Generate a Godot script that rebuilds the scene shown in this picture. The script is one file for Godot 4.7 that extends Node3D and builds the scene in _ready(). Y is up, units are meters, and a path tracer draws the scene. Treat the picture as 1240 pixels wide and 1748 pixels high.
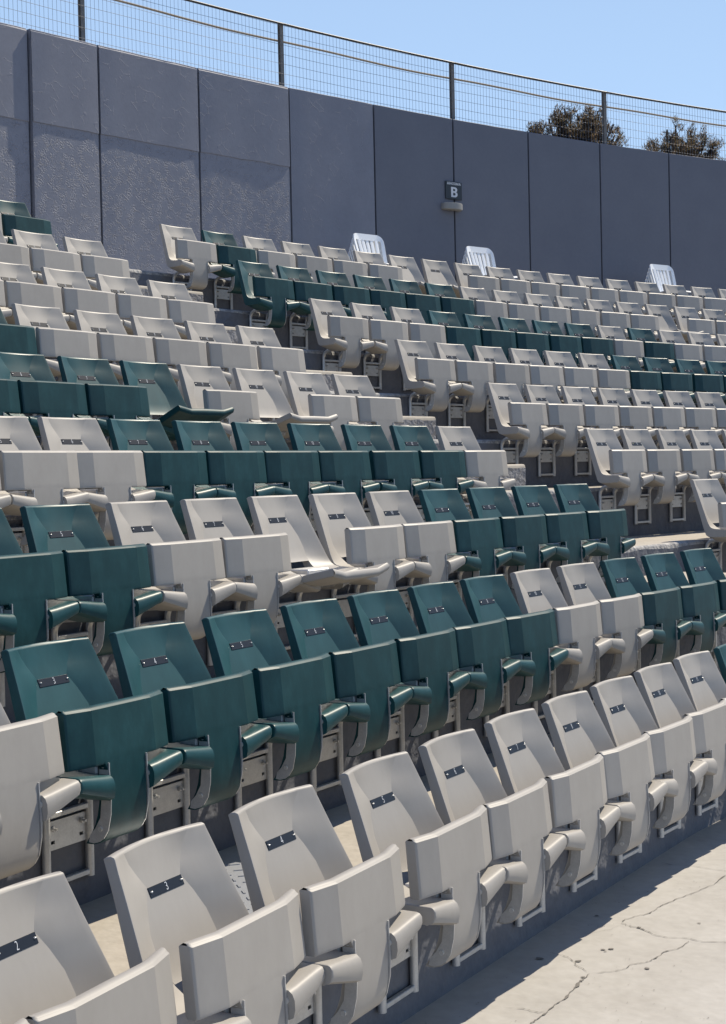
extends Node3D
# An open-air theatre: tiers of flip-up seats on concentric concrete steps, a painted wall and a mesh fence behind.
# Theatre axis at the origin; a point is (radius, angle, height): x = R sin(a), z = -R cos(a).

const SUN_AZ := 0.17
const SUN_EL := 0.873
# seat reference radius and floor height of each row
const ROW_R := [31.986, 32.821, 33.652, 34.462, 35.251, 36.039, 36.830, 37.627, 38.423]
const ROW_H := [0.0, 0.378, 0.770, 1.152, 1.523, 1.897, 2.276, 2.662, 3.043]
const TOP_H := 3.424
const WALL_R := 41.024
const WALL_TOP := 6.16
const PLATE_H := 0.69

var taken := {}
var M := {}
var rng := RandomNumberGenerator.new()

# ------------------------------------------------------------------ mesh builder
class Shape:
	var p := PackedVector3Array()      # three per triangle
	var g := PackedInt32Array()        # smoothing group of each triangle
	var group := 0
	func tri(a: Vector3, b: Vector3, c: Vector3) -> void:
		if (b - a).cross(c - a).length_squared() < 1e-18: return
		p.append(a); p.append(b); p.append(c); g.append(group)
	func quad(a: Vector3, b: Vector3, c: Vector3, d: Vector3) -> void:
		tri(a, b, c); tri(a, c, d)
	# rows of points, stitched into a sheet
	func sheet(rows: Array, flip := false) -> void:
		for i in rows.size() - 1:
			var r0: PackedVector3Array = rows[i]
			var r1: PackedVector3Array = rows[i + 1]
			for j in r0.size() - 1:
				if flip: quad(r0[j], r1[j], r1[j + 1], r0[j + 1])
				else: quad(r0[j], r0[j + 1], r1[j + 1], r1[j])
	func box(c: Vector3, s: Vector3, b := Basis.IDENTITY, bevel := 0.0) -> void:
		var h := s * 0.5
		if bevel <= 0.0:
			var v := []
			for i in 8: v.append(c + b * Vector3(h.x if i & 1 else -h.x, h.y if i & 2 else -h.y, h.z if i & 4 else -h.z))
			for f in [[0, 1, 3, 2], [5, 4, 6, 7], [4, 0, 2, 6], [1, 5, 7, 3], [2, 3, 7, 6], [4, 5, 1, 0]]:
				quad(v[f[0]], v[f[3]], v[f[2]], v[f[1]])
			return
		# bevelled box: convex hull of three shrunken boxes, built ring by ring along z
		var rings := []
		for zz in [[-h.z, bevel], [-h.z + bevel, 0.0], [h.z - bevel, 0.0], [h.z, bevel]]:
			var e: float = zz[1]
			var ring := PackedVector3Array()
			var hx := h.x - e
			var hy := h.y - e
			var k: float = bevel if e == 0.0 else bevel * 0.5
			for q in [[-hx + k, -hy], [hx - k, -hy], [hx, -hy + k], [hx, hy - k], [hx - k, hy], [-hx + k, hy], [-hx, hy - k], [-hx, -hy + k], [-hx + k, -hy]]:
				ring.append(c + b * Vector3(q[0], q[1], zz[0]))
			rings.append(ring)
		sheet(rings)
		for e in [0, 3]:
			var r: PackedVector3Array = rings[e]
			for j in range(1, 7):
				if e == 0: tri(r[0], r[j], r[j + 1])
				else: tri(r[0], r[j + 1], r[j])
	# tube through points
	func tube(path: Array, rad: float, sides := 10, squash := 1.0) -> void:
		var rings := []
		var up := Vector3(1, 0, 0)
		for i in path.size():
			var d: Vector3 = (path[min(i + 1, path.size() - 1)] - path[max(i - 1, 0)]).normalized()
			var u := up
			if absf(d.dot(u)) > 0.9: u = Vector3(0, 1, 0)
			var s := d.cross(u).normalized()
			u = s.cross(d).normalized()
			var ring := PackedVector3Array()
			for k in sides + 1:
				var a := TAU * k / sides
				ring.append(path[i] + u * cos(a) * rad + s * sin(a) * rad * squash)
			rings.append(ring)
		sheet(rings)
		for e in [0, rings.size() - 1]:
			var r: PackedVector3Array = rings[e]
			for k in range(1, sides - 1):
				if e == 0: tri(r[0], r[k + 1], r[k])
				else: tri(r[0], r[k], r[k + 1])
	# flat polygon in the (z, y) plane, thickened along x
	func plate(poly: PackedVector2Array, x0: float, x1: float) -> void:
		var t := Geometry2D.triangulate_polygon(poly)
		for i in range(0, t.size(), 3):
			var a := poly[t[i]]; var b := poly[t[i + 1]]; var c := poly[t[i + 2]]
			tri(Vector3(x0, a.y, a.x), Vector3(x0, b.y, b.x), Vector3(x0, c.y, c.x))
			tri(Vector3(x1, a.y, a.x), Vector3(x1, c.y, c.x), Vector3(x1, b.y, b.x))
		for i in poly.size():
			var a := poly[i]; var b := poly[(i + 1) % poly.size()]
			quad(Vector3(x0, a.y, a.x), Vector3(x1, a.y, a.x), Vector3(x1, b.y, b.x), Vector3(x0, b.y, b.x))
	func mesh(angle := 30.0) -> ArrayMesh:
		var n := p.size()
		var fn := PackedVector3Array(); fn.resize(n / 3)
		var at := {}
		for i in n / 3:
			var f := (p[i * 3 + 2] - p[i * 3]).cross(p[i * 3 + 1] - p[i * 3])
			fn[i] = f
			for k in 3:
				var key := Vector3i((p[i * 3 + k] * 20000.0).round())
				if not at.has(key): at[key] = PackedInt32Array()
				at[key].append(i)
		var cs := cos(deg_to_rad(angle))
		var nn := PackedVector3Array(); nn.resize(n)
		for i in n / 3:
			var fi := fn[i].normalized()
			for k in 3:
				var s := Vector3.ZERO
				for j in at[Vector3i((p[i * 3 + k] * 20000.0).round())]:
					if g[i] == g[j] and fi.dot(fn[j].normalized()) > cs: s += fn[j]
				nn[i * 3 + k] = s.normalized()
		var arr := []
		arr.resize(Mesh.ARRAY_MAX)
		arr[Mesh.ARRAY_VERTEX] = p
		arr[Mesh.ARRAY_NORMAL] = nn
		var m := ArrayMesh.new()
		m.add_surface_from_arrays(Mesh.PRIMITIVE_TRIANGLES, arr)
		return m

# ------------------------------------------------------------------ scene helpers
func numbered(called: String) -> String:
	if not taken.has(called):
		taken[called] = 0
		return called
	taken[called] += 1
	return "%s_%03d" % [called, taken[called]]

func tag(o: Node, label: String, category: String, group := "", kind := "") -> void:
	if label: o.set_meta("label", label)
	if category: o.set_meta("category", category)
	if group: o.set_meta("group", group)
	if kind: o.set_meta("kind", kind)

func base(called: String, at := Vector3.ZERO, turn := 0.0) -> Node3D:
	var o := Node3D.new()
	o.name = numbered(called)
	add_child(o)
	o.position = at
	o.rotation.y = turn
	return o

func put(mesh: Mesh, called: String, mat: Material, parent: Node, at := Vector3.ZERO) -> MeshInstance3D:
	var o := MeshInstance3D.new()
	o.name = numbered(called) if parent == self else called
	o.mesh = mesh
	o.material_override = mat
	o.position = at
	parent.add_child(o, true)
	return o

func rp(r: float, a: float, y: float) -> Vector3:
	return Vector3(r * sin(a), y, -r * cos(a))

func lin(r: float, g: float, b: float) -> Color:
	return Color(r, g, b).linear_to_srgb()

# ------------------------------------------------------------------ computed textures
func noise(seed_: int, freq: float, oct := 4, type := FastNoiseLite.TYPE_SIMPLEX_SMOOTH) -> FastNoiseLite:
	var n := FastNoiseLite.new()
	n.seed = seed_
	n.frequency = freq
	n.noise_type = type
	n.fractal_octaves = oct
	return n

# seamless two-scale mottling between two linear colours
func mottle(a: Color, b: Color, seed_: int, freq: float, fine: float, mix := 0.5, size := 512, power := 1.0) -> ImageTexture:
	var i1 := noise(seed_, freq, 5).get_seamless_image(size, size)
	var i2 := noise(seed_ + 7, fine, 3).get_seamless_image(size, size)
	var img := Image.create(size, size, false, Image.FORMAT_RGB8)
	for y in size:
		for x in size:
			var v := clampf(i1.get_pixel(x, y).r * (1.0 - mix) + i2.get_pixel(x, y).r * mix, 0, 1)
			v = pow(v, power)
			img.set_pixel(x, y, a.lerp(b, v).linear_to_srgb())
	img.generate_mipmaps()
	return ImageTexture.create_from_image(img)

func grey_noise(seed_: int, freq: float, oct := 5, size := 512) -> ImageTexture:
	var img := noise(seed_, freq, oct).get_seamless_image(size, size)
	img.generate_mipmaps()
	return ImageTexture.create_from_image(img)

func surf(tex: Texture2D, rough: float, tile := 1.0, relief: Texture2D = null, relief_cm := 0.0, spec := 0.5) -> StandardMaterial3D:
	var m := StandardMaterial3D.new()
	m.albedo_texture = tex
	m.roughness = rough
	m.metallic_specular = spec
	m.uv1_triplanar = true
	m.uv1_world_triplanar = true
	m.uv1_scale = Vector3.ONE / tile
	if relief:
		m.heightmap_enabled = true
		m.heightmap_texture = relief
		m.heightmap_scale = relief_cm
	return m

func plain(c: Color, rough := 0.6, metal := 0.0) -> StandardMaterial3D:
	var m := StandardMaterial3D.new()
	m.albedo_color = c
	m.roughness = rough
	m.metallic = metal
	return m

func make_materials() -> void:
	# three weatherings of each plastic, with faint rain streaks
	M.beige = []
	M.teal = []
	M.teal_back = []
	for k in 3:
		var f: float = [1.0, 0.95, 1.05][k]
		var b := surf(mottle(Color(0.2930, 0.2760, 0.2524) * f, Color(0.3400, 0.3219, 0.2975) * f, 3 + k, 0.008, 0.045, 0.30), 0.50, 0.6, null, 0.0, 0.42)
		b.uv1_scale = Vector3(2.0, 1.0, 2.0)
		M.beige.append(b)
		var t := surf(mottle(Color(0.0030, 0.0323, 0.0374) * f, Color(0.0137, 0.0646, 0.0720) * f, 11 + k * 3, 0.009, 0.05, 0.30, 512, 1.8), 0.46, 0.6, null, 0.0, 0.34)
		t.uv1_scale = Vector3(2.4, 1.1, 2.4)
		M.teal.append(t)
		# backrests are a little smoother; sky sheen is put into their lighter base colour
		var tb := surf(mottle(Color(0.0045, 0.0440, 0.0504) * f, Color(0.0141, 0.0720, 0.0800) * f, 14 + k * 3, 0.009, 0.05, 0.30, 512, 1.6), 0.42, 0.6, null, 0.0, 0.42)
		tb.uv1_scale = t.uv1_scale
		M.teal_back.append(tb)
	M.steel = surf(mottle(Color(0.42, 0.42, 0.42), Color(0.62, 0.62, 0.61), 21, 0.02, 0.09, 0.5), 0.45, 0.4, null, 0.0, 0.5)
	M.steel.metallic = 0.55
	M.plate = plain(lin(0.006, 0.008, 0.014), 0.36)
	M.plate.metallic_specular = 0.42
	M.digit = plain(lin(0.58, 0.60, 0.63), 0.5)
	M.screw = plain(lin(0.75, 0.75, 0.73), 0.3, 0.7)
	var grit := grey_noise(31, 0.05, 5)
	var coarse := grey_noise(33, 0.02, 6)
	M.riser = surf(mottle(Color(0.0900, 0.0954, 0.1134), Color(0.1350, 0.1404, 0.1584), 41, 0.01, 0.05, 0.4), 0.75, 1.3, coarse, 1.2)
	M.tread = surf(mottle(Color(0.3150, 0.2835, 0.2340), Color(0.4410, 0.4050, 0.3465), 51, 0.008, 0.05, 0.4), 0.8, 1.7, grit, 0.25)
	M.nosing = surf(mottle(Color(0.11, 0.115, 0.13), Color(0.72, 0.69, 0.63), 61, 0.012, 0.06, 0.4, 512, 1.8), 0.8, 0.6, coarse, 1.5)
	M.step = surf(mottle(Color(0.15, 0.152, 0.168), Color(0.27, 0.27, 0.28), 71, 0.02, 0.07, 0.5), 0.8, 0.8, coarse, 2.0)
	M.floor = surf(mottle(Color(0.3153, 0.2976, 0.2693), Color(0.4264, 0.4092, 0.3798), 81, 0.006, 0.04, 0.45, 1024), 0.8, 2.6, grit, 0.2)
	M.yard = surf(mottle(Color(0.075, 0.072, 0.068), Color(0.13, 0.125, 0.115), 85, 0.006, 0.04, 0.35), 0.85, 3.1)  # unseen stage ground, darkened to throw less bounce light on the seats
	M.crack = plain(lin(0.15, 0.138, 0.122), 0.9)
	M.joint = plain(lin(0.07, 0.075, 0.09), 0.9)
	M.wall_smooth_shaded = surf(mottle(Color(0.1058, 0.1156, 0.1490), Color(0.1296, 0.1404, 0.1750), 91, 0.006, 0.06, 0.4), 0.7, 2.2, grit, 0.12)  # right-hand panels: being turned from the sun is put into this darker colour
	M.wall_coat_sunlit = surf(mottle(Color(0.1587, 0.1686, 0.2095), Color(0.1959, 0.2071, 0.2503), 92, 0.008, 0.05, 0.4), 0.7, 1.7, peel_relief(5, 0.0), 0.32)  # sunlit tone of the left wall painted in as a lighter base
	M.wall_rough_sunlit = surf(mottle(Color(0.1612, 0.1711, 0.2120), Color(0.2083, 0.2195, 0.2644), 93, 0.008, 0.05, 0.4), 0.7, 1.15, peel_relief(9, 1.0), 0.75)  # left panels: grazing sunlight is put into the lighter base colour
	M.post = surf(mottle(Color(0.11, 0.11, 0.11), Color(0.22, 0.20, 0.18), 101, 0.02, 0.1, 0.5), 0.6, 0.4)
	M.rail = plain(lin(0.045, 0.045, 0.045), 0.5, 0.3)
	M.rust = surf(mottle(Color(0.24, 0.19, 0.13), Color(0.42, 0.36, 0.28), 103, 0.02, 0.1, 0.5), 0.8, 0.3)
	M.wire = plain(lin(0.11, 0.12, 0.15), 0.6)
	M.white = plain(lin(0.78, 0.80, 0.82), 0.38)
	M.sign = plain(lin(0.012, 0.016, 0.022), 0.45)
	M.lamp = plain(lin(0.22, 0.22, 0.215), 0.6)
	M.bark = plain(lin(0.10, 0.075, 0.055), 0.9)
	M.hill = surf(mottle(Color(0.16, 0.13, 0.09), Color(0.28, 0.24, 0.17), 111, 0.01, 0.06, 0.5), 0.9, 3.0)
	M.checker = plain(lin(0.50, 0.52, 0.55), 0.4, 0.6)
	M.stud = plain(lin(0.42, 0.44, 0.47), 0.45, 0.6)

# raised hairline ridges and flaking paint, as height
func peel_relief(seed_: int, flakes: float) -> ImageTexture:
	var size := 1024
	var cells := noise(seed_, 0.013, 1, FastNoiseLite.TYPE_CELLULAR)
	cells.cellular_return_type = FastNoiseLite.RETURN_DISTANCE2_SUB
	cells.cellular_jitter = 1.0
	cells.domain_warp_enabled = true
	cells.domain_warp_amplitude = 38.0
	cells.domain_warp_frequency = 0.012
	cells.domain_warp_fractal_octaves = 4
	var ci := cells.get_seamless_image(size, size, false, false, 0.1, false)
	var mi := noise(seed_ + 1, 0.006, 3).get_seamless_image(size, size)
	var fi := noise(seed_ + 2, 0.045, 4).get_seamless_image(size, size)
	var gi := noise(seed_ + 3, 0.009, 3).get_seamless_image(size, size)
	var img := Image.create(size, size, false, Image.FORMAT_L8)
	for y in size:
		for x in size:
			var e := ci.get_pixel(x, y).r * 2.0
			var ridge := (1.0 - smoothstep(0.01, 0.05, e)) * smoothstep(0.50, 0.60, mi.get_pixel(x, y).r)
			var f := fi.get_pixel(x, y).r
			var patch := smoothstep(0.45, 0.62, gi.get_pixel(x, y).r) * flakes
			var h := 0.30 + 0.45 * ridge + (f - 0.5) * (0.10 + 0.85 * patch)
			img.set_pixel(x, y, Color(h, h, h))
	img.generate_mipmaps()
	return ImageTexture.create_from_image(img)

# ------------------------------------------------------------------ camera and light
func _ready() -> void:
	var cam := Camera3D.new()
	cam.name = "camera"
	add_child(cam)
	var yaw := 0.9212
	var pitch := -0.0244
	var roll := -0.0220
	var r0 := Vector3(cos(yaw), 0, sin(yaw))
	var f0 := Vector3(sin(yaw), 0, -cos(yaw))
	var fw := f0 * cos(pitch) + Vector3.UP * sin(pitch)
	var u0 := -f0 * sin(pitch) + Vector3.UP * cos(pitch)
	cam.transform = Transform3D(Basis(r0 * cos(roll) + u0 * sin(roll), -r0 * sin(roll) + u0 * cos(roll), -fw), Vector3(-8.5456, 0.9779 + PLATE_H, -28.7785))
	cam.fov = 35.63
	cam.near = 0.05
	cam.far = 600.0
	cam.current = true

	var env := Environment.new()
	env.background_mode = Environment.BG_SKY
	var sky := Sky.new()
	var sm := ProceduralSkyMaterial.new()
	sm.sky_horizon_color = Color(0.73, 0.86, 1.0)
	sm.sky_energy_multiplier = 0.97
	sm.sky_top_color = Color(0.07, 0.20, 0.50)
	sm.sky_curve = 0.65
	sm.ground_horizon_color = Color(0.62, 0.60, 0.56)
	sm.ground_bottom_color = Color(0.45, 0.43, 0.40)
	sm.sun_angle_max = 0.0
	sky.sky_material = sm
	env.sky = sky
	env.tonemap_mode = Environment.TONE_MAPPER_LINEAR
	env.tonemap_exposure = 1.27
	env.sdfgi_enabled = true
	env.ssao_enabled = true
	env.ssil_enabled = true
	var we := WorldEnvironment.new()
	we.name = "world_environment"
	we.environment = env
	add_child(we)

	var sun := DirectionalLight3D.new()
	sun.name = "sun"
	sun.light_energy = 1.6
	sun.light_color = Color(1.0, 0.955, 0.875)
	sun.light_angular_distance = 0.5
	sun.shadow_enabled = true
	add_child(sun)
	sun.look_at_from_position(Vector3(cos(SUN_EL) * cos(SUN_AZ), sin(SUN_EL), cos(SUN_EL) * sin(SUN_AZ)) * 50.0, Vector3.ZERO)

	rng.seed = 4242
	make_materials()
	build_ground()
	build_tiers()
	build_aisle()
	build_wall()
	build_fence()
	build_seats()
	build_wall_fittings()
	build_chairs()
	build_trees()

# ------------------------------------------------------------------ setting
# row A's kerb line bends a little off the common circle
func riser_r(i: int, a: float) -> float:
	return ROW_R[i] - 0.015 + (row_a_shift(a) if i == 0 else 0.0)

func row_a_shift(a: float) -> float:
	return clampf(-0.028 + 0.058 * pow((a + 0.132) / 0.068, 2.0), -0.03, 0.035)

func build_ground() -> void:
	var s := Shape.new()
	s.quad(Vector3(-400, 0, -400), Vector3(400, 0, -400), Vector3(400, 0, 400), Vector3(-400, 0, 400))
	var yard := put(s.mesh(), "ground", M.yard, self)
	tag(yard, "level ground of the unseen stage area, darkened to cut bounce light", "", "", "structure")
	var ws := Shape.new()
	var wr := []
	for a in arc(-1.30, 0.80, 0.012): wr.append(PackedVector3Array([rp(27.6, a, 0.006), rp(30.0, a, 0.006), rp(32.1, a, 0.006)]))
	ws.sheet(wr)
	var g := put(ws.mesh(50), "walkway", M.floor, self)
	tag(g, "cracked cream painted concrete walkway in front of the lowest seats", "", "", "structure")
	var cracks := [
		[-2.560, -31.517, -2.728, -31.494, -2.846, -31.504, -2.930, -31.513, -3.033, -31.523, -3.126, -31.529, -3.173, -31.520, -3.245, -31.521, -3.302, -31.543, -3.351, -31.554, -3.389, -31.549],
		[-3.400, -31.545, -3.416, -31.506, -3.420, -31.471, -3.441, -31.421, -3.473, -31.369, -3.469, -31.322, -3.442, -31.253, -3.453, -31.200, -3.415, -31.130, -3.38, -31.02, -3.40, -30.9],
		[-3.469, -31.243, -3.536, -31.231, -3.579, -31.241, -3.634, -31.258, -3.694, -31.251, -3.763, -31.256, -3.775, -31.263, -3.812, -31.288, -3.877, -31.283, -3.922, -31.306, -3.969, -31.354],
		[-3.972, -31.358, -4.039, -31.344, -4.068, -31.338, -4.152, -31.320, -4.241, -31.298, -4.297, -31.298, -4.351, -31.285, -4.397, -31.280, -4.450, -31.274, -4.493, -31.269, -4.62, -31.24],
		[-3.967, -31.368, -3.938, -31.411, -3.921, -31.438, -3.903, -31.452, -3.873, -31.489, -3.852, -31.529, -3.849, -31.581],
		[-2.516, -31.835, -2.529, -31.771, -2.504, -31.702, -2.505, -31.621, -2.509, -31.572, -2.494, -31.50, -2.52, -31.40],
		[-4.419, -31.411, -4.389, -31.365, -4.392, -31.331, -4.390, -31.300, -4.373, -31.282],
		[-3.571, -31.581, -3.535, -31.558, -3.491, -31.538, -3.433, -31.533]]
	var widths := [0.0011, 0.0014, 0.0012, 0.0017, 0.0009, 0.0009, 0.0007, 0.0005]
	for c in cracks.size():
		var pts := PackedVector2Array()
		var src: Array = cracks[c]
		for k in range(0, src.size() - 2, 2):
			var a := Vector2(src[k], src[k + 1])
			var b := Vector2(src[k + 2], src[k + 3])
			for q in 4:
				pts.append(a.lerp(b, q / 4.0) + Vector2(rng.randf_range(-1, 1), rng.randf_range(-1, 1)) * 0.0035)
		pts.append(Vector2(src[src.size() - 2], src[src.size() - 1]))
		var cs := Shape.new()
		var row0 := PackedVector3Array()
		var row1 := PackedVector3Array()
		for k in pts.size():
			var d := (pts[min(k + 1, pts.size() - 1)] - pts[max(k - 1, 0)]).normalized()
			var w: float = widths[c] * (rng.randf_range(0.35, 1.7) + (2.2 if rng.randf() < 0.10 else 0.0)) * (1.0 if k > 0 and k < pts.size() - 1 else 0.15)
			var nrm := Vector2(-d.y, d.x) * w
			row0.append(Vector3(pts[k].x + nrm.x, 0.009, pts[k].y + nrm.y))
			row1.append(Vector3(pts[k].x - nrm.x, 0.009, pts[k].y - nrm.y))
		cs.sheet([row0, row1])
		put(cs.mesh(), "crack", M.crack, g)
	# chips and small spalls in the paint
	var ps := Shape.new()
	var spots := [[-3.882, -31.449, 0.014], [-3.827, -31.223, 0.010], [-3.723, -31.444, 0.009], [-3.699, -31.426, 0.010], [-3.735, -31.43, 0.006], [-3.253, -31.308, 0.009], [-3.929, -31.575, 0.016], [-4.023, -31.353, 0.010], [-3.366, -31.665, 0.010], [-3.417, -31.465, 0.010]]
	for k in 60:
		# chips come in loose clusters
		var cx := rng.randf_range(-5.2, -2.0)
		var cz := rng.randf_range(-31.85, -30.6)
		for q in 1 + rng.randi() % 9:
			spots.append([cx + rng.randfn() * 0.05, cz + rng.randfn() * 0.05, rng.randf_range(0.0008, 0.0034)])
	for sp in spots:
		var n := 7
		var rim := []
		for k in n:
			var a := TAU * k / n
			rim.append(Vector3(sp[0] + cos(a) * sp[2] * rng.randf_range(0.4, 1.2), 0.009, sp[1] + sin(a) * sp[2] * rng.randf_range(0.4, 1.2)))
		for k in n: ps.tri(Vector3(sp[0], 0.009, sp[1]), rim[k], rim[(k + 1) % n])
	var pm := put(ps.mesh(), "paint_chips", M.crack, g)
	pm.set_meta("kind", "stuff")

func arc(a0: float, a1: float, step := 0.012) -> PackedFloat32Array:
	var n := int(ceil((a1 - a0) / step))
	var out := PackedFloat32Array()
	for k in n + 1: out.append(lerpf(a0, a1, float(k) / n))
	return out

func build_tiers() -> void:
	var words := ["lowest", "second", "third", "fourth", "fifth", "sixth", "seventh", "eighth", "topmost"]
	var ang := arc(-1.25, 0.75, 0.006)
	for i in 9:
		var y0: float = ROW_H[i]
		var y1: float = ROW_H[i + 1] if i < 8 else TOP_H
		var back: float = ROW_R[i + 1] + 0.05 if i < 8 else WALL_R + 0.4
		var t := base("seating_tier")
		tag(t, "%s curved concrete tier with grey riser and cream tread" % words[i], "", "", "structure")
		var rr := []; var nn := []; var tt := []
		for a in ang:
			var r := riser_r(i, a)
			# the paint edge on the nosing wanders a little
			var w := 0.012 * sin(a * 310.0 + i) + 0.008 * sin(a * 733.0 + i * 2.0) + rng.randf_range(-0.006, 0.006)
			var e := 0.030 + w * 0.5
			rr.append(PackedVector3Array([rp(r, a, y0 - 0.02), rp(r, a, (y0 + y1) * 0.5), rp(r, a, y1 - e)]))
			nn.append(PackedVector3Array([rp(r, a, y1 - e), rp(r + 0.003, a, y1 - 0.014), rp(r + 0.010, a, y1 - 0.005), rp(r + 0.022, a, y1)]))
			tt.append(PackedVector3Array([rp(r + 0.022, a, y1), rp((r + back) * 0.5, a, y1), rp(back, a, y1)]))
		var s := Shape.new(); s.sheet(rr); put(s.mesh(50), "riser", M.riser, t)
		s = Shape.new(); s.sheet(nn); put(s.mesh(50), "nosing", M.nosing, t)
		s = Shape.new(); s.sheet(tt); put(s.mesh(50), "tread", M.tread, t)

func build_aisle() -> void:
	# half-height steps in the stairway between the two blocks
	for i in range(0, 9):
		var y0: float = ROW_H[i]
		var h := 0.185
		var r1: float = ROW_R[i] - 0.018
		var r0: float = r1 - 0.40
		var a0 := 0.0105
		var a1: float = 0.0370 + 0.0004 * (8 - i)
		var g := base("stair_step", rp(r1 - 0.2, (a0 + a1) * 0.5, y0), 0.0)
		tag(g, "half-height concrete stair step in front of the %s riser" % ["lowest", "second", "third", "fourth", "fifth", "sixth", "seventh", "eighth", "topmost"][i], "step", "steps of the stairway between seat blocks")
		var o := g.position
		var s := Shape.new()
		var n := Shape.new()
		var ang := arc(a0, a1, 0.0015)
		var face := []; var nose := []; var top := []
		for a in ang:
			var j := rng.randf_range(-0.005, 0.005)
			face.append(PackedVector3Array([rp(r0, a, y0 - 0.01) - o, rp(r0, a, y0 + h - 0.028 + j) - o]))
			nose.append(PackedVector3Array([rp(r0, a, y0 + h - 0.028 + j) - o, rp(r0 + 0.004, a, y0 + h - 0.012) - o, rp(r0 + 0.012, a, y0 + h - 0.003) - o, rp(r0 + 0.028, a, y0 + h) - o, rp(r1, a, y0 + h) - o]))
		s.sheet(face)
		for e in [[a0, true], [a1, false]]:
			var aa: float = e[0]
			var q := [rp(r0, aa, y0 - 0.01) - o, rp(r0, aa, y0 + h - 0.028) - o, rp(r0 + 0.028, aa, y0 + h) - o, rp(r1, aa, y0 + h) - o, rp(r1, aa, y0 - 0.01) - o]
			for k in range(1, 4):
				if e[1]: s.tri(q[0], q[k + 1], q[k])
				else: s.tri(q[0], q[k], q[k + 1])
		n.sheet(nose)
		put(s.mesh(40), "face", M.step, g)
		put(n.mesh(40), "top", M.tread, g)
	# a checker-plate cover let into the second tread
	var c := base("floor_hatch_cover", rp(32.43, -0.1505, ROW_H[1]), 0.1505)
	tag(c, "raised-pattern metal cover plate lying on the walkway behind the front row", "cover plate")
	var s2 := Shape.new()
	s2.box(Vector3(0, 0.006, 0), Vector3(0.52, 0.012, 0.44), Basis.IDENTITY, 0.003)
	put(s2.mesh(), "plate", M.checker, c)
	var st := Shape.new()
	for ix in 9:
		for iz in 8:
			var b := Basis(Vector3.UP, PI / 4 if (ix + iz) % 2 else -PI / 4)
			st.box(Vector3(-0.224 + ix * 0.056, 0.0135, -0.19 + iz * 0.054), Vector3(0.034, 0.003, 0.007), b)
	var sm := put(st.mesh(), "raised_pattern", M.stud, c)
	sm.set_meta("kind", "stuff")

func build_wall() -> void:
	var w := base("perimeter_wall")
	tag(w, "tall curved grey-blue concrete panel wall closing off the top tier", "wall")
	var joints := []
	for k in 33: joints.append(-0.046 - 0.0333 * (33 - k))
	var shown := joints.size()
	joints.append_array([-0.046, -0.0130, 0.0205, 0.0537, 0.0748, 0.1084, 0.1417, 0.1751, 0.2084, 0.2418, 0.2752, 0.3087, 0.3421, 0.3755, 0.4090, 0.4420])
	for k in 9: joints.append(0.4420 + 0.0333 * (k + 1))
	var y0 := TOP_H - 0.05
	var gap := 0.014 / WALL_R
	for k in joints.size() - 1:
		var a0: float = joints[k] + gap
		var a1: float = joints[k + 1] - gap
		var set_back := 0.032 if k < shown + 3 else 0.0
		var r := WALL_R + set_back
		var ang := arc(a0, a1, 0.004)
		var e := 0.006
		var rows := []
		var coat := []
		var ledge := 5.235
		for q in ang.size():
			var a: float = ang[q]
			var b := 0.0
			if q == 0 or q == ang.size() - 1: b = e
			var jag := rng.randf_range(-0.012, 0.0)
			rows.append(PackedVector3Array([rp(r + 0.30, a, y0), rp(r + b, a, y0), rp(r + b, a, 4.6), rp(r + b, a, WALL_TOP - e + jag * 0.4), rp(r + b + e, a, WALL_TOP + jag * 0.4), rp(r + 0.30, a, WALL_TOP)]))
			var lw := ledge + 0.002 * sin(a * 400.0) + rng.randf_range(-0.003, 0.003)
			coat.append(PackedVector3Array([rp(r + b + 0.001, a, lw - 0.002), rp(r + b - 0.008, a, lw + 0.001), rp(r + b - 0.010, a, lw + 0.006), rp(r + b - 0.010, a, WALL_TOP - 0.03), rp(r + b + 0.001, a, WALL_TOP - 0.012 + jag)]))
		var s := Shape.new()
		s.sheet(rows)
		for q in [0, rows.size() - 1]:
			var f: PackedVector3Array = rows[q]
			for m in range(1, 5):
				if q == 0: s.tri(f[0], f[m + 1], f[m])
				else: s.tri(f[0], f[m], f[m + 1])
		var pn := put(s.mesh(40), "panel", M.wall_rough_sunlit if k < shown + 6 else (M.wall_coat_sunlit if k == shown + 6 else M.wall_smooth_shaded), w)
		if k >= shown and k < shown + 6:
			var cs := Shape.new()
			cs.sheet(coat)
			put(cs.mesh(25), "plaster_coat", M.wall_coat_sunlit, pn)
		# dark filler at the bottom of the joint
		var f2 := Shape.new()
		var ja: float = joints[k]
		f2.box(rp(WALL_R + 0.19, ja, (y0 + WALL_TOP) * 0.5 - 0.01), Vector3(0.06, WALL_TOP - y0 - 0.02, 0.12), Basis(Vector3.UP, -ja))
		put(f2.mesh(), "joint_filler", M.joint, w)
	# raised ground beyond the wall
	var hs := Shape.new()
	var hr := []
	for a in arc(-1.4, 1.0, 0.03):
		hr.append(PackedVector3Array([rp(WALL_R + 0.30, a, 3.0), rp(WALL_R + 0.31, a, 5.2), rp(48, a, 5.3), rp(70, a, 5.0), rp(130, a, -0.5)]))
	hs.sheet(hr)
	var hm := put(hs.mesh(60), "hillside", M.hill, self)
	tag(hm, "dry raised ground behind the perimeter wall", "", "", "structure")

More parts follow.
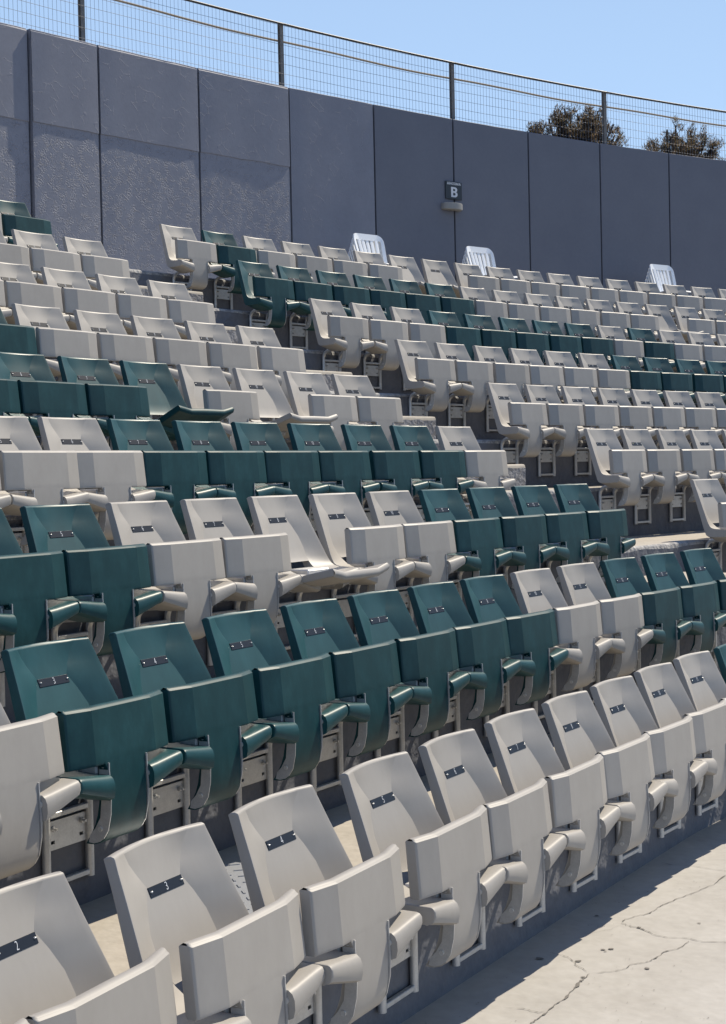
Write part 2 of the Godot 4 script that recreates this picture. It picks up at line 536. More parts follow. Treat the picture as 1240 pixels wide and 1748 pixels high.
func build_fence() -> void:
	var f := base("mesh_fence")
	tag(f, "welded wire mesh fence with steel posts along the wall top", "fence")
	var posts := [-0.066, 0.0029, 0.0721, 0.1414, 0.2108, 0.2802, 0.3496, 0.4190]
	var r := WALL_R + 0.11
	var y0 := WALL_TOP + 0.0
	var y1 := 6.905
	for i in posts.size():
		var a: float = posts[i]
		var s := Shape.new()
		var b := Basis(Vector3.UP, -a)
		var c := rp(r, a, (y0 + y1) * 0.5)
		s.box(c, Vector3(0.008, y1 - y0 + 0.02, 0.04), b)
		s.box(c + b * Vector3(0, 0, 0.022), Vector3(0.045, y1 - y0 + 0.024, 0.008), b)
		s.box(c - b * Vector3(0, 0, 0.022), Vector3(0.045, y1 - y0 + 0.024, 0.008), b)
		put(s.mesh(), "post", M.post, f)
		if i == posts.size() - 1: break
		var a1: float = posts[i + 1]
		var top := []; var mid := []
		for q in arc(a, a1, 0.006):
			top.append(rp(r - 0.045, q, y1 - 0.01))
			mid.append(rp(r + 0.05, q, y1 - 0.185 + 0.008 * sin(q * 90.0)))
		s = Shape.new(); s.tube(top, 0.014, 8); put(s.mesh(50), "top_rail", M.rail, f)
		s = Shape.new(); s.tube(mid, 0.013, 8); put(s.mesh(50), "pipe_rail", M.rust, f)
		s = Shape.new()
		var n := 52
		for q in n:
			var aa := lerpf(a, a1, (q + 0.5) / n)
			var lean := rng.randf_range(-0.004, 0.004)
			s.tube([rp(r - 0.045, aa, y0 + 0.012), rp(r - 0.045 + lean, aa + lean / r, (y0 + y1) * 0.5), rp(r - 0.045, aa, y1 - 0.005)], 0.0021, 4)
		for q in 7:
			var line := []
			for z in arc(a, a1, 0.008): line.append(rp(r - 0.048, z, y0 + 0.045 + q * 0.112 + 0.003 * sin(z * 130.0 + q)))
			s.tube(line, 0.0021, 4)
		put(s.mesh(60), "wire_mesh", M.wire, f)

# ------------------------------------------------------------------ the flip-up seat
# local frame: origin on the floor under the number plate, +x along the row, +z towards the stage
func dish(j: int, x: float, xin: float, xout: float) -> float:
	var ax := absf(x)
	var trap := 0.041 if ax <= xin else 0.041 * (xout - ax) / (xout - xin)
	var par := 0.033 * maxf(0.0, 1.0 - pow(ax / xout, 2.0))
	if j == 0: return par
	if j == 1: return lerpf(par, trap, 0.55)
	if j == 2: return lerpf(par, trap, 0.88)
	return trap

func shell_mesh() -> ArrayMesh:
	var fy := [0.105, 0.075, 0.043, 0.0125, -0.03, -0.08, -0.13, -0.17, -0.192, -0.208, -0.219, -0.225, -0.227, -0.228, -0.2285, -0.2315, -0.240, -0.256, -0.270, -0.278]
	var fz := [0.0, 0.0, 0.0, 0.0, 0.0, 0.0, 0.0, 0.0, 0.121, 0.133, 0.149, 0.170, 0.200, 0.238, 0.267, 0.278, 0.284, 0.285, 0.280, 0.262]
	var by := [0.105, 0.075, 0.043, 0.0125, -0.03, -0.08, -0.13, -0.17, -0.205, -0.235, -0.258, -0.271, -0.278, -0.281, -0.282, -0.282, -0.282, -0.281, -0.280, -0.279]
	var bz := [0.0, 0.0, 0.0, 0.0, 0.0, 0.0, 0.0, 0.0, 0.078, 0.090, 0.099, 0.107, 0.118, 0.135, 0.155, 0.175, 0.195, 0.215, 0.235, 0.250]
	var xi := [0.128, 0.108, 0.087, 0.068, 0.094, 0.116, 0.122, 0.115, 0.109, 0.104, 0.099, 0.095, 0.093, 0.093, 0.093, 0.093, 0.093, 0.093, 0.093, 0.093]
	var xo := []
	var n := fy.size()
	for j in n:
		var y: float = fy[j]
		if j < 8:
			fz[j] = -0.014 + (0.105 - y) * 0.45
			bz[j] = -0.046 + (0.105 - y) * 0.40
		var q := clampf((0.105 - y) / 0.34, 0, 1)
		xo.append(lerpf(0.186, 0.243, pow(q, 1.1)))
	var s := Shape.new()
	var up := Vector3(0, PLATE_H, 0)
	var cols := [[0.0, 0.0], [0.2, 0.0], [0.42, 0.0], [0.64, 0.0], [0.84, 0.0], [0.955, 0.0], [0.985, 0.0016], [1.0, 0.006]]
	for side in [-1, 1]:
		var fr := []; var br := []; var tr := []
		for cc in cols:
			var a: float = cc[0]
			var e: float = cc[1]
			var f := PackedVector3Array(); var b := PackedVector3Array(); var t := PackedVector3Array()
			for j in n:
				var x: float = lerpf(xi[j], xo[j], a)
				var y: float = fy[j]; var z: float = fz[j]
				var yb: float = by[j]; var zb: float = bz[j]
				var inn := 1.0 - a
				if j < 8:
					var dd := dish(j, x, xi[j], xo[j])
					z -= dd
					zb -= dd * 0.72
					z -= e * 0.9; zb += e * 0.5
				else:
					var k := clampf((j - 7) / 4.0, 0, 1)
					z -= inn * 0.041 * (1.0 - k)
					y -= inn * (0.018 * k + (0.024 * clampf((j - 14) / 4.0, 0, 1)))
					zb -= inn * 0.025 * (1.0 - k)
					yb -= inn * 0.041 * k
					y -= e * 0.6 * k; z -= e * 0.9 * (1.0 - k) + (e * 0.8 if j > 14 else 0.0)
				if j == 0: y -= e * 0.8; yb -= e * 0.8
				f.append(Vector3(x * side, y, z) + up)
				b.append(Vector3(x * side, yb, zb) + up)
			t.append(f[0]); t.append(f[0] + Vector3(0, 0.005, -0.003)); t.append(f[0].lerp(b[0], 0.35) + Vector3(0, 0.008, 0)); t.append(f[0].lerp(b[0], 0.7) + Vector3(0, 0.006, 0)); t.append(b[0])
			fr.append(f); br.append(b); tr.append(t)
		var flip: bool = side < 0
		s.sheet(fr, not flip)
		s.sheet(br, flip)
		s.sheet(tr, flip)
		for q in fr.size() - 1:
			var f0: PackedVector3Array = fr[q]; var f1: PackedVector3Array = fr[q + 1]
			var b0: PackedVector3Array = br[q]; var b1: PackedVector3Array = br[q + 1]
			s.quad(f0[n - 1], b0[n - 1], b1[n - 1], f1[n - 1])
		for q in [0, fr.size() - 1]:
			var f2: PackedVector3Array = fr[q]; var b2: PackedVector3Array = br[q]
			for j in n - 1:
				if (q == 0) != flip: s.quad(f2[j], f2[j + 1], b2[j + 1], b2[j])
				else: s.quad(f2[j], b2[j], b2[j + 1], f2[j + 1])
			var t2: PackedVector3Array = tr[q]
			for j in range(1, 4): s.tri(t2[0], t2[j], t2[j + 1])
	# centre panel, down to the slot
	var pf := []; var pb := []; var pt := []
	for c in [-1.0, -0.75, -0.5, -0.25, 0.0, 0.25, 0.5, 0.75, 1.0]:
		var f := PackedVector3Array(); var b := PackedVector3Array()
		for j in 9:
			var x: float = c * xi[j]
			var y: float = fy[j]
			var dd := dish(j, x, xi[j], xo[j])
			var zf: float = fz[j] - dd if j < 8 else fz[j] - 0.034
			var zb: float = bz[j] - dd * 0.72 if j < 8 else bz[j] - 0.022
			f.append(Vector3(x, y, zf) + up)
			b.append(Vector3(x, y, zb) + up)
		pf.append(f); pb.append(b)
		pt.append(PackedVector3Array([f[0], f[0] + Vector3(0, 0.005, -0.003), f[0].lerp(b[0], 0.35) + Vector3(0, 0.008, 0), f[0].lerp(b[0], 0.7) + Vector3(0, 0.006, 0), b[0]]))
	var upper := []; var lower := []
	for f in pf:
		upper.append(f.slice(0, 4)); lower.append(f.slice(3, 9))
	s.group = 2
	s.sheet(upper, true)
	s.group = 1
	s.sheet(lower, true)
	s.group = 0
	s.sheet(pb)
	s.sheet(pt)
	for q in pf.size() - 1:
		s.quad(pf[q][8], pb[q][8], pb[q + 1][8], pf[q + 1][8])
	return s.mesh(44)

# the flip part, folded up
func pan_mesh() -> ArrayMesh:
	var s := Shape.new()
	var up := Vector3(0, PLATE_H, 0)
	var xs := [-0.2335, -0.2315, -0.226, -0.202, -0.170, -0.140, -0.087, -0.043, 0.0, 0.043, 0.087, 0.140, 0.170, 0.202, 0.226, 0.2315, 0.2335]
	var ed := [0.004, 0.001, 0.0, 0.0, 0.0, 0.0, 0.0, 0.0, 0.0, 0.0, 0.0, 0.0, 0.0, 0.0, 0.0, 0.001, 0.004]
	var ys := [-0.052, -0.056, -0.075, -0.11, -0.15, -0.185, -0.206, -0.213, -0.215]
	var ye := [0.005, 0.0, 0.0, 0.0, 0.0, 0.0, 0.0, 0.002, 0.006]
	var fr := []; var br := []
	for i in xs.size():
		var x: float = xs[i]
		var fac := 0.021 * clampf((absf(x) - 0.140) / 0.0935, 0, 1)
		var f := PackedVector3Array(); var b := PackedVector3Array()
		for j in ys.size():
			var y: float = ys[j]
			var z := 0.2575 - 0.1 * (y + 0.215) - fac
			var thick := 0.035 + 0.003 * (1.0 - absf(x) / 0.238)
			f.append(Vector3(x * (1.0 + 0.015 * (-0.05 - y) / 0.165), y, z - ed[i] - ye[j]) + up)
			b.append(Vector3(x * (1.0 + 0.015 * (-0.05 - y) / 0.165), y, z - thick + ed[i] + ye[j] * 0.8) + up)
		# rounded upper rim
		fr.append(f); br.append(b)
	for part in [[0, 6], [5, 12], [11, 17]]:
		s.group += 1
		s.sheet(fr.slice(part[0], part[1]), true)
	s.group = 2
	s.sheet(br)
	var top := []; var bot := []
	for i in xs.size():
		var f: PackedVector3Array = fr[i]; var b: PackedVector3Array = br[i]
		top.append(PackedVector3Array([f[0], f[0].lerp(b[0], 0.2) + Vector3(0, 0.005, 0), f[0].lerp(b[0], 0.6) + Vector3(0, 0.006, 0), b[0]]))
		bot.append(PackedVector3Array([f[8], b[8]]))
	s.sheet(top)
	s.sheet(bot, true)
	for i in [0, xs.size() - 1]:
		var f: PackedVector3Array = fr[i]; var b: PackedVector3Array = br[i]
		for j in ys.size() - 1:
			if i == 0: s.quad(f[j], b[j], b[j + 1], f[j + 1])
			else: s.quad(f[j], f[j + 1], b[j + 1], b[j])
	# stem, curling back at its foot
	var sy := [-0.206, -0.24, -0.29, -0.33, -0.365, -0.395, -0.418, -0.436, -0.447, -0.453]
	var sz := [0.2566, 0.2590, 0.2610, 0.2620, 0.2605, 0.2565, 0.2490, 0.2370, 0.2210, 0.2010]
	var tz := [0.230, 0.226, 0.224, 0.221, 0.215, 0.205, 0.193, 0.182, 0.175, 0.171]
	var sx := [-0.087, -0.0865, -0.083, -0.043, 0.0, 0.043, 0.083, 0.0865, 0.087]
	var se := [0.005, 0.0012, 0.0, 0.0, 0.0, 0.0, 0.0, 0.0012, 0.005]
	fr = []; br = []
	for i in sx.size():
		var f := PackedVector3Array(); var b := PackedVector3Array()
		for j in sy.size():
			var flare := 0.018 * clampf((sy[j] + 0.232) / 0.026, 0, 1)       # fillet where the stem meets the pan
			var x: float = sx[i] * (1.0 + flare / 0.087)
			f.append(Vector3(x, sy[j], sz[j] - se[i] * (1.0 if j > 1 else 0.4)) + up)
			b.append(Vector3(x, sy[j], tz[j]) + up)
		fr.append(f); br.append(b)
	s.sheet(fr, true)
	s.sheet(br)
	for i in [0, sx.size() - 1]:
		var f: PackedVector3Array = fr[i]; var b: PackedVector3Array = br[i]
		for j in sy.size() - 1:
			if i == 0: s.quad(f[j], b[j], b[j + 1], f[j + 1])
			else: s.quad(f[j], f[j + 1], b[j + 1], b[j])
	for i in sx.size() - 1:
		s.quad(fr[i][9], fr[i + 1][9], br[i + 1][9], br[i][9])
	return s.mesh(40)

func bracket_mesh(x: float) -> ArrayMesh:
	var s := Shape.new()
	var pts := [[0.262, -0.232], [0.262, -0.212], [0.224, -0.212], [0.226, -0.25], [0.232, -0.318], [0.227, -0.372], [0.208, -0.405], [0.189, -0.425], [0.184, -0.447], [0.202, -0.449], [0.222, -0.443], [0.238, -0.432], [0.254, -0.408], [0.2645, -0.36], [0.267, -0.31]]
	var poly := PackedVector2Array()
	for q in pts: poly.append(Vector2(q[0], q[1] + PLATE_H))
	s.plate(poly, x - 0.0016, x + 0.0016)
	return s.mesh(20)

func disc_mesh(c: Vector3, axis: Vector3, r: float, t: float, sides := 10) -> ArrayMesh:
	var s := Shape.new()
	s.tube([c - axis * t * 0.5, c + axis * t * 0.5], r, sides)
	return s.mesh(40)

var seat_parts := {}

func make_seat_parts() -> void:
	seat_parts.shell = shell_mesh()
	seat_parts.pan = pan_mesh()
	seat_parts.bracket = [bracket_mesh(-0.0895), bracket_mesh(0.0895)]
	seat_parts.rivet = [disc_mesh(Vector3(-0.092, PLATE_H - 0.405, 0.226), Vector3(1, 0, 0), 0.0075, 0.005), disc_mesh(Vector3(0.092, PLATE_H - 0.272, 0.258), Vector3(1, 0, 0), 0.010, 0.008)]
	seat_parts.tab = disc_mesh(Vector3(-0.092, PLATE_H - 0.222, 0.242), Vector3(1, 0, 0), 0.006, 0.005)
	seat_parts.tubes = []
	for sx in [-1, 1]:
		var fr := Shape.new()
		var path := [Vector3(0.1 * sx, PLATE_H - 0.602, 0.032), Vector3(0.1 * sx, PLATE_H - 0.50, 0.032), Vector3(0.1 * sx, PLATE_H - 0.385, 0.032)]
		for k in 7:
			var a := PI / 2 * k / 6.0
			path.append(Vector3(0.1 * sx, PLATE_H - 0.372 + 0.062 * sin(a), 0.032 + 0.062 * (1.0 - cos(a))))
		path.append(Vector3(0.1 * sx, PLATE_H - 0.306, 0.16))
		path.append(Vector3(0.1 * sx, PLATE_H - 0.300, 0.22))
		fr.tube(path, 0.0135, 10)
		seat_parts.tubes.append(fr.mesh(50))
	var hg := Shape.new()
	hg.box(Vector3(0, PLATE_H - 0.245, 0.158), Vector3(0.178, 0.050, 0.115), Basis.IDENTITY, 0.006)  # box added to stop sunlight through the slot, where hinge hardware would sit
	seat_parts.slot_blocker = hg.mesh()
	var bar := Shape.new()
	bar.box(Vector3(0, 0, 0), Vector3(0.176, 0.016, 0.018), Basis.IDENTITY, 0.002)
	seat_parts.bar = bar.mesh()
	var pl := Shape.new()
	# a plate with two slots cut through it
	var gx := [-0.0875, -0.0745, -0.0575, 0.0575, 0.0745, 0.0875]
	var gy := [-0.491, -0.473, -0.463, -0.405]
	var solid := func(i: int, j: int) -> bool: return i >= 0 and j >= 0 and i < 5 and j < 3 and not (j == 1 and (i == 1 or i == 3))
	for i in 5:
		for j in 3:
			if not solid.call(i, j): continue
			var c := []
			for z in [0.029, 0.023]:
				for q in [[0, 0], [1, 0], [1, 1], [0, 1]]: c.append(Vector3(gx[i + q[0]], PLATE_H + gy[j + q[1]], z))
			pl.quad(c[3], c[2], c[1], c[0])
			pl.quad(c[4], c[5], c[6], c[7])
			for e in [[0, -1, 0, 1], [1, 0, 1, 2], [0, 1, 2, 3], [-1, 0, 3, 0]]:
				if not solid.call(i + e[0], j + e[1]): pl.quad(c[e[2]], c[e[3]], c[e[3] + 4], c[e[2] + 4])
	seat_parts.mount = pl.mesh()
	var bolts := Shape.new()
	bolts.tube([Vector3(0, 0, 0.0), Vector3(0, 0, 0.009)], 0.0085, 6)
	bolts.tube([Vector3(0, 0, 0.009), Vector3(0, 0, 0.019)], 0.0045, 8)
	seat_parts.bolt = bolts.mesh()
	var np := Shape.new()
	np.box(Vector3.ZERO, Vector3(0.136, 0.0255, 0.003), Basis.IDENTITY, 0.0006)
	seat_parts.plate = np.mesh()
	var sc := SphereMesh.new()
	sc.radius = 0.0042; sc.height = 0.005; sc.radial_segments = 10; sc.rings = 5
	seat_parts.screw = sc
	seat_parts.digits = {}

func digits(n: int) -> Mesh:
	if seat_parts.digits.has(n): return seat_parts.digits[n]
	var t := TextMesh.new()
	var f := SystemFont.new()
	f.font_names = PackedStringArray(["Droid Sans"])
	t.font = f
	t.font_size = 32
	t.pixel_size = 0.00080
	t.depth = 0.0008
	t.curve_step = 2.0
	t.text = str(n)
	seat_parts.digits[n] = t
	return t

const COUNT := ["first", "second", "third", "fourth", "fifth", "sixth", "seventh", "eighth", "ninth", "tenth", "eleventh", "twelfth", "thirteenth", "fourteenth", "fifteenth", "sixteenth", "seventeenth", "eighteenth", "nineteenth", "twentieth", "twenty-first"]
const ORD := ["front", "second", "third", "fourth", "fifth", "sixth", "seventh", "eighth", "top"]

func seat(row: int, a: float, teal: bool, down: bool, number: int, right_block: bool, from_stairs: int, pitch: float) -> void:
	var r: float = ROW_R[row] + (row_a_shift(a) if row == 0 else 0.0)
	var o := base("flip_up_seat", rp(r, a, ROW_H[row]), -a + rng.randf_range(-0.010, 0.010))
	o.scale.x = clampf(pitch / 0.5, 0.98, 1.075) if row < 2 else 1.0      # the lowest rows have wider seats where they are set wider apart
	var col := "teal" if teal else "beige"
	var state := "lowered " if down else ""
	var place: String = "beside" if from_stairs == 0 else COUNT[from_stairs] + " from"
	var label := "%s%s seat %s the stairs, %s row, %s block" % [state, col, place, ORD[row], "sign-side" if right_block else "low-number"]
	tag(o, label, "seat", "flip-up seats in the %s row" % ORD[row])
	var tone := rng.randi() % 3
	var m: Material = M.teal[tone] if teal else M.beige[tone]
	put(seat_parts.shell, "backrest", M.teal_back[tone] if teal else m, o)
	# number plate, lying in the dish of the backrest
	var tilt := Basis(Vector3(1, 0, 0), -0.42)
	var np := put(seat_parts.plate, "number_plate", M.plate, o, Vector3(0, PLATE_H, -0.0072))
	np.basis = tilt
	var nm := put(digits(number), "numeral", M.digit, np, Vector3(0, 0, 0.0021))
	nm.scale = Vector3(0.66, 1, 1)
	for sx in [-1, 1]: put(seat_parts.screw, "screw", M.screw, np, Vector3(0.0605 * sx, 0, 0.0018))
	# folding pan
	var pan := put(seat_parts.pan, "seat_pan", m, o)
	var turn := Transform3D.IDENTITY
	if down:
		var piv := Vector3(0, PLATE_H - 0.27, 0.23)
		var tip := 70.0 if row == 4 and teal else (77.0 if row == 4 else 84.0)
		turn = Transform3D(Basis.IDENTITY, piv) * Transform3D(Basis(Vector3(1, 0, 0), deg_to_rad(tip)), Vector3.ZERO) * Transform3D(Basis.IDENTITY, -piv)
		pan.transform = turn
	else:
		# small play in the spring hinges
		var wob := deg_to_rad(rng.randf_range(-1.2, 1.6))
		var piv2 := Vector3(0, PLATE_H - 0.27, 0.23)
		turn = Transform3D(Basis.IDENTITY, piv2) * Transform3D(Basis(Vector3(1, 0, 0), wob), Vector3.ZERO) * Transform3D(Basis.IDENTITY, -piv2)
		pan.transform = turn
	for k in 2:
		var br := put(seat_parts.bracket[k], "hinge_plate", M.steel, pan)
		put(seat_parts.rivet[k], "rivet", M.screw, br)
		if k == 0: put(seat_parts.tab, "bolt", M.screw, br)
	# steel frame bolted to the riser
	var fr := put(seat_parts.mount, "mounting_plate", M.steel, o)
	for q in seat_parts.tubes: put(q, "support_tube", M.steel, fr)
	put(seat_parts.bar, "crossbar", M.steel, fr, Vector3(0, PLATE_H - 0.588, 0.032))
	put(seat_parts.bar, "crossbar", M.steel, fr, Vector3(0, PLATE_H - 0.386, 0.032))
	for sx in [-1, 1]:
		put(seat_parts.bolt, "bolt", M.steel, fr, Vector3(0.066 * sx, PLATE_H - 0.428, 0.029))
	put(seat_parts.slot_blocker, "hinge_slot_blocker", M.steel, o)

# phi: angles of the seats, cols: one letter a seat, capital letters are folded down
func row_of(row: int, phi: Array, cols: String, first: int, right: bool) -> void:
	for k in phi.size():
		var c := cols[k]
		seat(row, phi[k], c.to_lower() == "t", c == c.to_upper(), first + k, right, k if right else phi.size() - 1 - k, ROW_R[row] * (phi[min(k + 1, phi.size() - 1)] - phi[max(k - 1, 0)]) / (min(k + 1, phi.size() - 1) - max(k - 1, 0)) if phi.size() > 1 else 0.5)

func spread(known: Array, before: int, after: int, pitch: float) -> Array:
	var out := []
	for k in before: out.append(known[0] - pitch * (before - k))
	out.append_array(known)
	for k in after: out.append(known[known.size() - 1] + pitch * (k + 1))
	return out

func build_seats() -> void:
	make_seat_parts()
	row_of(0, spread([-0.1996, -0.1830, -0.1668, -0.1490, -0.1338, -0.1184, -0.1028, -0.0877, -0.0725, -0.0574], 1, 4, 0.0150), "bbbbbbbbbbbttbb", 1, false)
	row_of(1, spread([-0.1632, -0.1476, -0.1320, -0.1169, -0.1022, -0.0876, -0.0734, -0.0588, -0.0441, -0.0294, -0.0146, 0.0005], 2, 0, 0.0152), "bbtttttttbbttt", 1, false)
	row_of(1, spread([0.0560], 0, 2, 0.0152), "bbb", 15, true)
	row_of(2, spread([-0.1313, -0.1165, -0.1019, -0.0875, -0.0728, -0.0580, -0.0433, -0.0286, -0.0139, 0.0007], 3, 0, 0.0148), "bttt" + "bbBbb" + "tttt", 2, false)
	row_of(2, spread([0.0538], 0, 3, 0.0149), "bbbb", 15, true)
	row_of(3, spread([-0.1151, -0.1016, -0.0879, -0.0737, -0.0596, -0.0452, -0.0303, -0.0159, -0.0015], 2, 0, 0.0144), "tb" + "bbttttttb", 3, false)
	row_of(3, spread([0.0517, 0.0661, 0.0809, 0.0954], 0, 3, 0.0145), "bbbbbbb", 14, true)
	row_of(4, spread([-0.0872, -0.0732, -0.0593, -0.0455, -0.0311, -0.0170, -0.0029], 2, 0, 0.0140), "tt" + "ttTbBbb", 4, false)
	row_of(4, spread([0.0489, 0.0631, 0.0775, 0.0919, 0.1061, 0.1204, 0.1346], 0, 3, 0.0142), "bbbbbbbbbb", 13, true)
	row_of(5, spread([-0.0605, -0.0465, -0.0326, -0.0185, -0.0041], 2, 0, 0.0139), "tt" + "bbbbb", 5, false)
	row_of(5, spread([0.0462, 0.0601, 0.0743, 0.0882, 0.1020, 0.1160, 0.1300, 0.1441, 0.1586, 0.1727], 0, 3, 0.0140), "bbbbbbtttt" + "tbb", 12, true)
	row_of(6, spread([-0.0462, -0.0327, -0.0191, -0.0054], 2, 0, 0.0136), "bb" + "bbbb", 6, false)
	row_of(6, spread([0.0433, 0.0572, 0.0712, 0.0848, 0.0985, 0.1123, 0.1260, 0.1397, 0.1534, 0.1671, 0.1808, 0.1945], 0, 3, 0.0137), "bbbtttttbtbb" + "bbb", 12, true)
	row_of(7, spread([-0.0200, -0.0069], 3, 0, 0.0132), "bbb" + "bb", 6, false)
	row_of(7, spread([0.0433, 0.0564, 0.0697, 0.0828, 0.0960, 0.1094, 0.1227, 0.1360, 0.1494, 0.1625, 0.1759, 0.1893], 0, 6, 0.0134), "ttttttbbbbbb" + "Bbbbbb", 11, true)
	row_of(8, spread([-0.0079], 3, 0, 0.0131), "btbt", 6, false)
	row_of(8, spread([0.0404, 0.0535, 0.0667, 0.0798, 0.0928, 0.1058, 0.1187, 0.1317, 0.1448, 0.1580, 0.1709, 0.1840, 0.1972, 0.2104, 0.2238, 0.2371, 0.2505], 0, 3, 0.0133), "btbbbbBBbbbbbbbbb" + "bbb", 10, true)

# ------------------------------------------------------------------ things on the wall
func text(t: String, size: float, fontname: String, bold := 400) -> TextMesh:
	var m := TextMesh.new()
	var f := SystemFont.new()
	f.font_names = PackedStringArray([fontname])
	f.font_weight = bold
	m.font = f
	m.font_size = 64
	m.pixel_size = size / 64.0
	m.depth = 0.002
	m.text = t
	return m

func build_wall_fittings() -> void:
	var a := 0.2077
	var o := base("section_sign", rp(WALL_R - 0.012, a, 5.13), -a)
	tag(o, "small black sign with a white letter B on the wall joint", "sign")
	var s := Shape.new()
	s.box(Vector3(0, 0.112, 0), Vector3(0.288, 0.224, 0.012), Basis.IDENTITY, 0.002)
	put(s.mesh(), "board", M.sign, o)
	var b := put(text("B", 0.178, "Droid Sans", 700), "letter", M.digit, o, Vector3(0.0, 0.088, 0.0075))
	b.scale = Vector3(1.25, 1.0, 1.0)
	var w := put(text("ΔΙΑΖΩΜΑ", 0.042, "Droid Sans", 700), "lettering", M.digit, o, Vector3(0.0, 0.198, 0.0075))
	w.scale = Vector3(1.28, 1.0, 1.0)
	var l := base("wall_lamp", rp(WALL_R - 0.004, a - 0.0012, 4.985), -a)
	tag(l, "unlit half-round grey wall lamp mounted under the black letter sign", "lamp")
	var h := Shape.new()
	var rows := []
	var inner := []
	for k in 25:
		var t := PI * k / 24.0
		var x := -0.165 * cos(t)
		var z := 0.115 * pow(sin(t), 0.7)
		rows.append(PackedVector3Array([Vector3(x * 0.94, 0.0, z * 0.94), Vector3(x, 0.008, z), Vector3(x, 0.078, z), Vector3(x * 0.97, 0.084, z * 0.97), Vector3(x * 0.93, 0.084, z * 0.93), Vector3(x * 0.93, 0.03, z * 0.93), Vector3(0, 0.03, 0.0)]))
		inner.append(PackedVector3Array([Vector3(0, 0.001, 0.0), Vector3(x * 0.94, 0.0, z * 0.94)]))
	h.sheet(rows)
	put(h.mesh(35), "housing", M.lamp, l)
	var d := Shape.new()
	d.sheet(inner)
	put(d.mesh(), "underside", M.lamp, l)

func chair_mesh_parts() -> Dictionary:
	var d := {}
	# back: a bowed frame with a round-cornered head and five slats
	var frame := Shape.new()
	var w0 := 0.205
	var line := []
	var pt := func(u: float, y: float) -> Vector3:
		# the back leans and bows
		return Vector3(u, y, -0.20 - (y - 0.42) * 0.30 - 0.035 * (1.0 - pow(u / 0.25, 2.0)))
	var outline := []
	for k in 9: outline.append(Vector2(-0.215 - 0.022 * k / 8.0, 0.42 + 0.30 * k / 8.0))
	for k in 9:
		var t := PI / 2 * k / 8.0
		outline.append(Vector2(-0.157 - 0.08 * cos(t), 0.745 + 0.085 * sin(t)))
	var mirror := []
	for k in outline.size():
		var q: Vector2 = outline[outline.size() - 1 - k]
		mirror.append(Vector2(-q.x, q.y))
	outline.append_array(mirror)
	# ribbon of the frame: outer edge and inner edge
	var f0 := []; var f1 := []
	for k in outline.size():
		var q: Vector2 = outline[k]
		var c := Vector2(clampf(q.x, -0.15, 0.15), minf(q.y, 0.74))
		var inn := q.lerp(Vector2(q.x - signf(q.x) * 0.045, minf(q.y, 0.755)), 1.0)
		var a: Vector3 = pt.call(q.x, q.y)
		var b: Vector3 = pt.call(inn.x, inn.y)
		f0.append(PackedVector3Array([a + Vector3(0, 0, -0.014), a, a + Vector3(-signf(q.x) * 0.006, 0, 0.004), b + Vector3(0, 0, 0.002), b + Vector3(0, 0, -0.005), a + Vector3(0, 0, -0.014)]))
	frame.sheet(f0)
	d.back = frame.mesh(40)
	d.slats = []
	for k in 5:
		var s := Shape.new()
		var u := -0.138 + k * 0.069
		var rows := []
		for j in 13:
			var y := 0.40 + 0.365 * j / 12.0
			var uu := u * (0.82 + 0.18 * j / 12.0)
			var c: Vector3 = pt.call(uu, y)
			rows.append(PackedVector3Array([c + Vector3(-0.025, 0, -0.006), c + Vector3(-0.025, 0, 0), c + Vector3(0, 0, 0.004), c + Vector3(0.025, 0, 0), c + Vector3(0.025, 0, -0.006), c + Vector3(-0.025, 0, -0.006)]))
		s.sheet(rows)
		d.slats.append(s.mesh(40))
	var seat_s := Shape.new()
	var rows2 := []
	for j in 11:
		var z := -0.22 + 0.44 * j / 10.0
		var r := PackedVector3Array()
		for i in 11:
			var x := -0.23 + 0.46 * i / 10.0
			r.append(Vector3(x * (1.0 + 0.05 * z), 0.43 - 0.02 * (1.0 - pow(x / 0.23, 2.0)) + 0.03 * z - (0.025 if j == 10 else 0.0), z))
		rows2.append(r)
	seat_s.sheet(rows2, true)
	var low := []
	for r in rows2:
		var q := PackedVector3Array()
		for v in r: q.append(v - Vector3(0, 0.008, 0))
		low.append(q)
	seat_s.sheet(low)
	d.seat = seat_s.mesh(40)
	d.legs = []
	for sx in [-1, 1]:
		for sz in [-1, 1]:
			var lg := Shape.new()
			lg.tube([Vector3(0.215 * sx, 0.42, 0.19 * sz), Vector3(0.232 * sx, 0.21, 0.21 * sz), Vector3(0.245 * sx, 0.0, 0.225 * sz - (0.03 if sz < 0 else 0.0))], 0.022, 8)
			d.legs.append(lg.mesh(40))
	return d

func build_chairs() -> void:
	var d := chair_mesh_parts()
	var places := [0.1572, 0.2040, 0.2885]
	var where := ["stack between stairs and wall sign", "stack below the wall sign", "stack well past the wall sign"]
	for i in 3:
		for k in 5:
			var a: float = places[i]
			var o := base("plastic_chair", rp(40.19 - 0.021 * k, a, TOP_H + 0.048 * k), -a + 0.03 * (i - 1))
			var spot := "topmost" if k == 4 else ("lowest" if k == 0 else "%s from bottom" % ["", "second", "third", "fourth", "fifth"][k])
			tag(o, "white plastic chair, %s in the %s" % [spot, where[i]], "chair", "stacked white plastic chairs on the top tier")
			put(d.seat, "seat", M.white, o)
			var b := put(d.back, "backrest", M.white, o)
			for q in d.slats: put(q, "slat", M.white, b)
			for q in d.legs: put(q, "leg", M.white, o)

# ------------------------------------------------------------------ trees behind the wall
func build_trees() -> void:
	tree(49.5, 0.424, 5.25, 9.25, 1.25, 7, "dry brown-green pine crown rising behind the wall near a fence post")
	tree(49.5, 0.4775, 5.25, 9.02, 1.3, 19, "rounder dry brown pine crown rising behind the far end of fence")

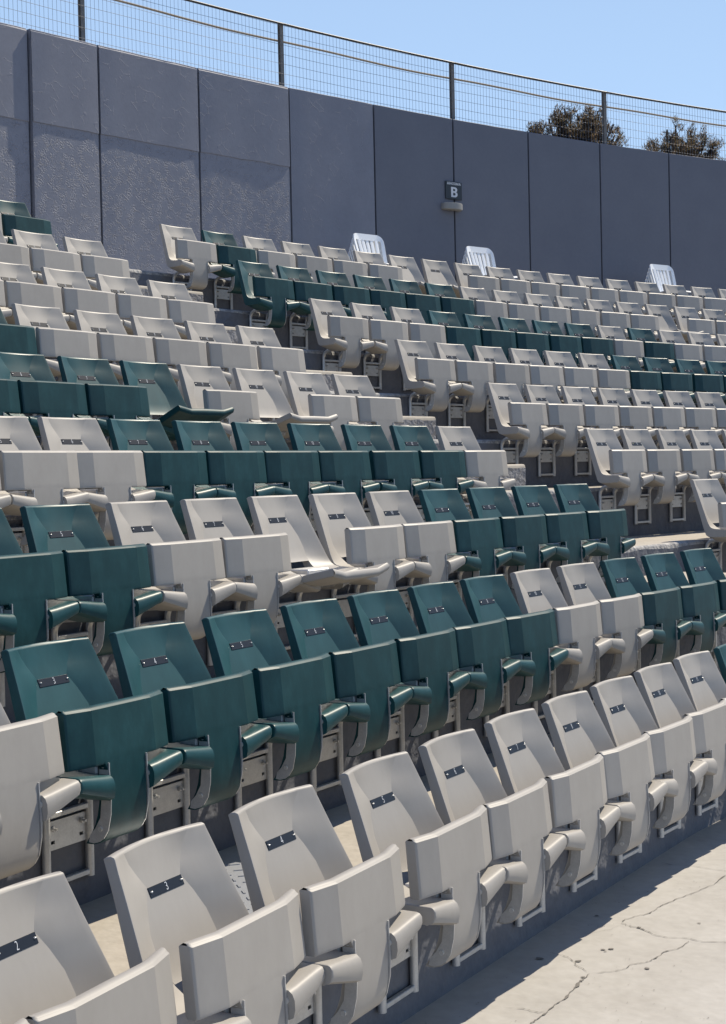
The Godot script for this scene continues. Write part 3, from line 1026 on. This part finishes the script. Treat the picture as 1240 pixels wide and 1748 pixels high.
func tree(r: float, a: float, y0: float, top: float, rad: float, seed_: int, label: String) -> void:
	var g := RandomNumberGenerator.new()
	g.seed = seed_
	var o := base("pine_tree", rp(r, a, y0), g.randf() * TAU)
	tag(o, label, "tree", "trees behind the wall")
	var h := top - y0
	var ts := Shape.new()
	var tips := []
	var trunk := [Vector3(0, 0, 0), Vector3(0.05, h * 0.25, 0.02), Vector3(0.02, h * 0.45, 0.0)]
	ts.tube(trunk, 0.09, 8)
	for k in 70:
		var t := TAU * k / 70.0 * 7.3 + g.randf()
		var st := Vector3(0.02, h * g.randf_range(0.25, 0.5), 0)
		var rr := rad * sqrt(g.randf()) * 0.95
		var ty := h * (0.97 - 0.22 * pow(rr / rad, 2.0)) - h * 0.30 * g.randf() * g.randf()
		var e := Vector3(cos(t) * rr, ty, sin(t) * rr)
		ts.tube([st, st.lerp(e, 0.5) + Vector3(0, 0.12, 0), e], 0.018, 5)
		tips.append([st.lerp(e, 0.45) + Vector3(0, 0.1, 0), e])
	put(ts.mesh(50), "trunk", M.bark, o)
	# needle tufts: many small upright blades in clumps along the branch ends
	var st2 := SurfaceTool.new()
	st2.begin(Mesh.PRIMITIVE_TRIANGLES)
	for tp in tips:
		for c in 17:
			var q: Vector3 = tp[0].lerp(tp[1], g.randf_range(0.15, 1.0)) + Vector3(g.randf_range(-1, 1), g.randf_range(-0.7, 1), g.randf_range(-1, 1)) * 0.13
			var tone := g.randf_range(0.75, 1.3)
			var dry := g.randf()
			var colr := Color(0.58, 0.45, 0.335).lerp(Color(0.44, 0.385, 0.27), dry) * tone
			for b in 34:
				var p := q + Vector3(g.randf_range(-1, 1), g.randf_range(-1, 1), g.randf_range(-1, 1)) * 0.065
				var d := Vector3(g.randf_range(-1, 1), g.randf_range(0.1, 1.8), g.randf_range(-1, 1)).normalized()
				var sd := d.cross(Vector3(g.randf_range(-1, 1), g.randf_range(-1, 1), g.randf_range(-1, 1))).normalized() * 0.008
				var ln := g.randf_range(0.05, 0.11)
				for v in [p - sd, p + d * ln, p + sd]:
					st2.set_color(colr)
					st2.set_normal(d.cross(sd).normalized())
					st2.add_vertex(v)
	var lm := StandardMaterial3D.new()
	lm.vertex_color_use_as_albedo = true
	lm.roughness = 0.8
	lm.backlight_enabled = true
	lm.backlight = Color(0.55, 0.46, 0.36)
	lm.cull_mode = BaseMaterial3D.CULL_DISABLED
	put(st2.commit(), "crown", lm, o)
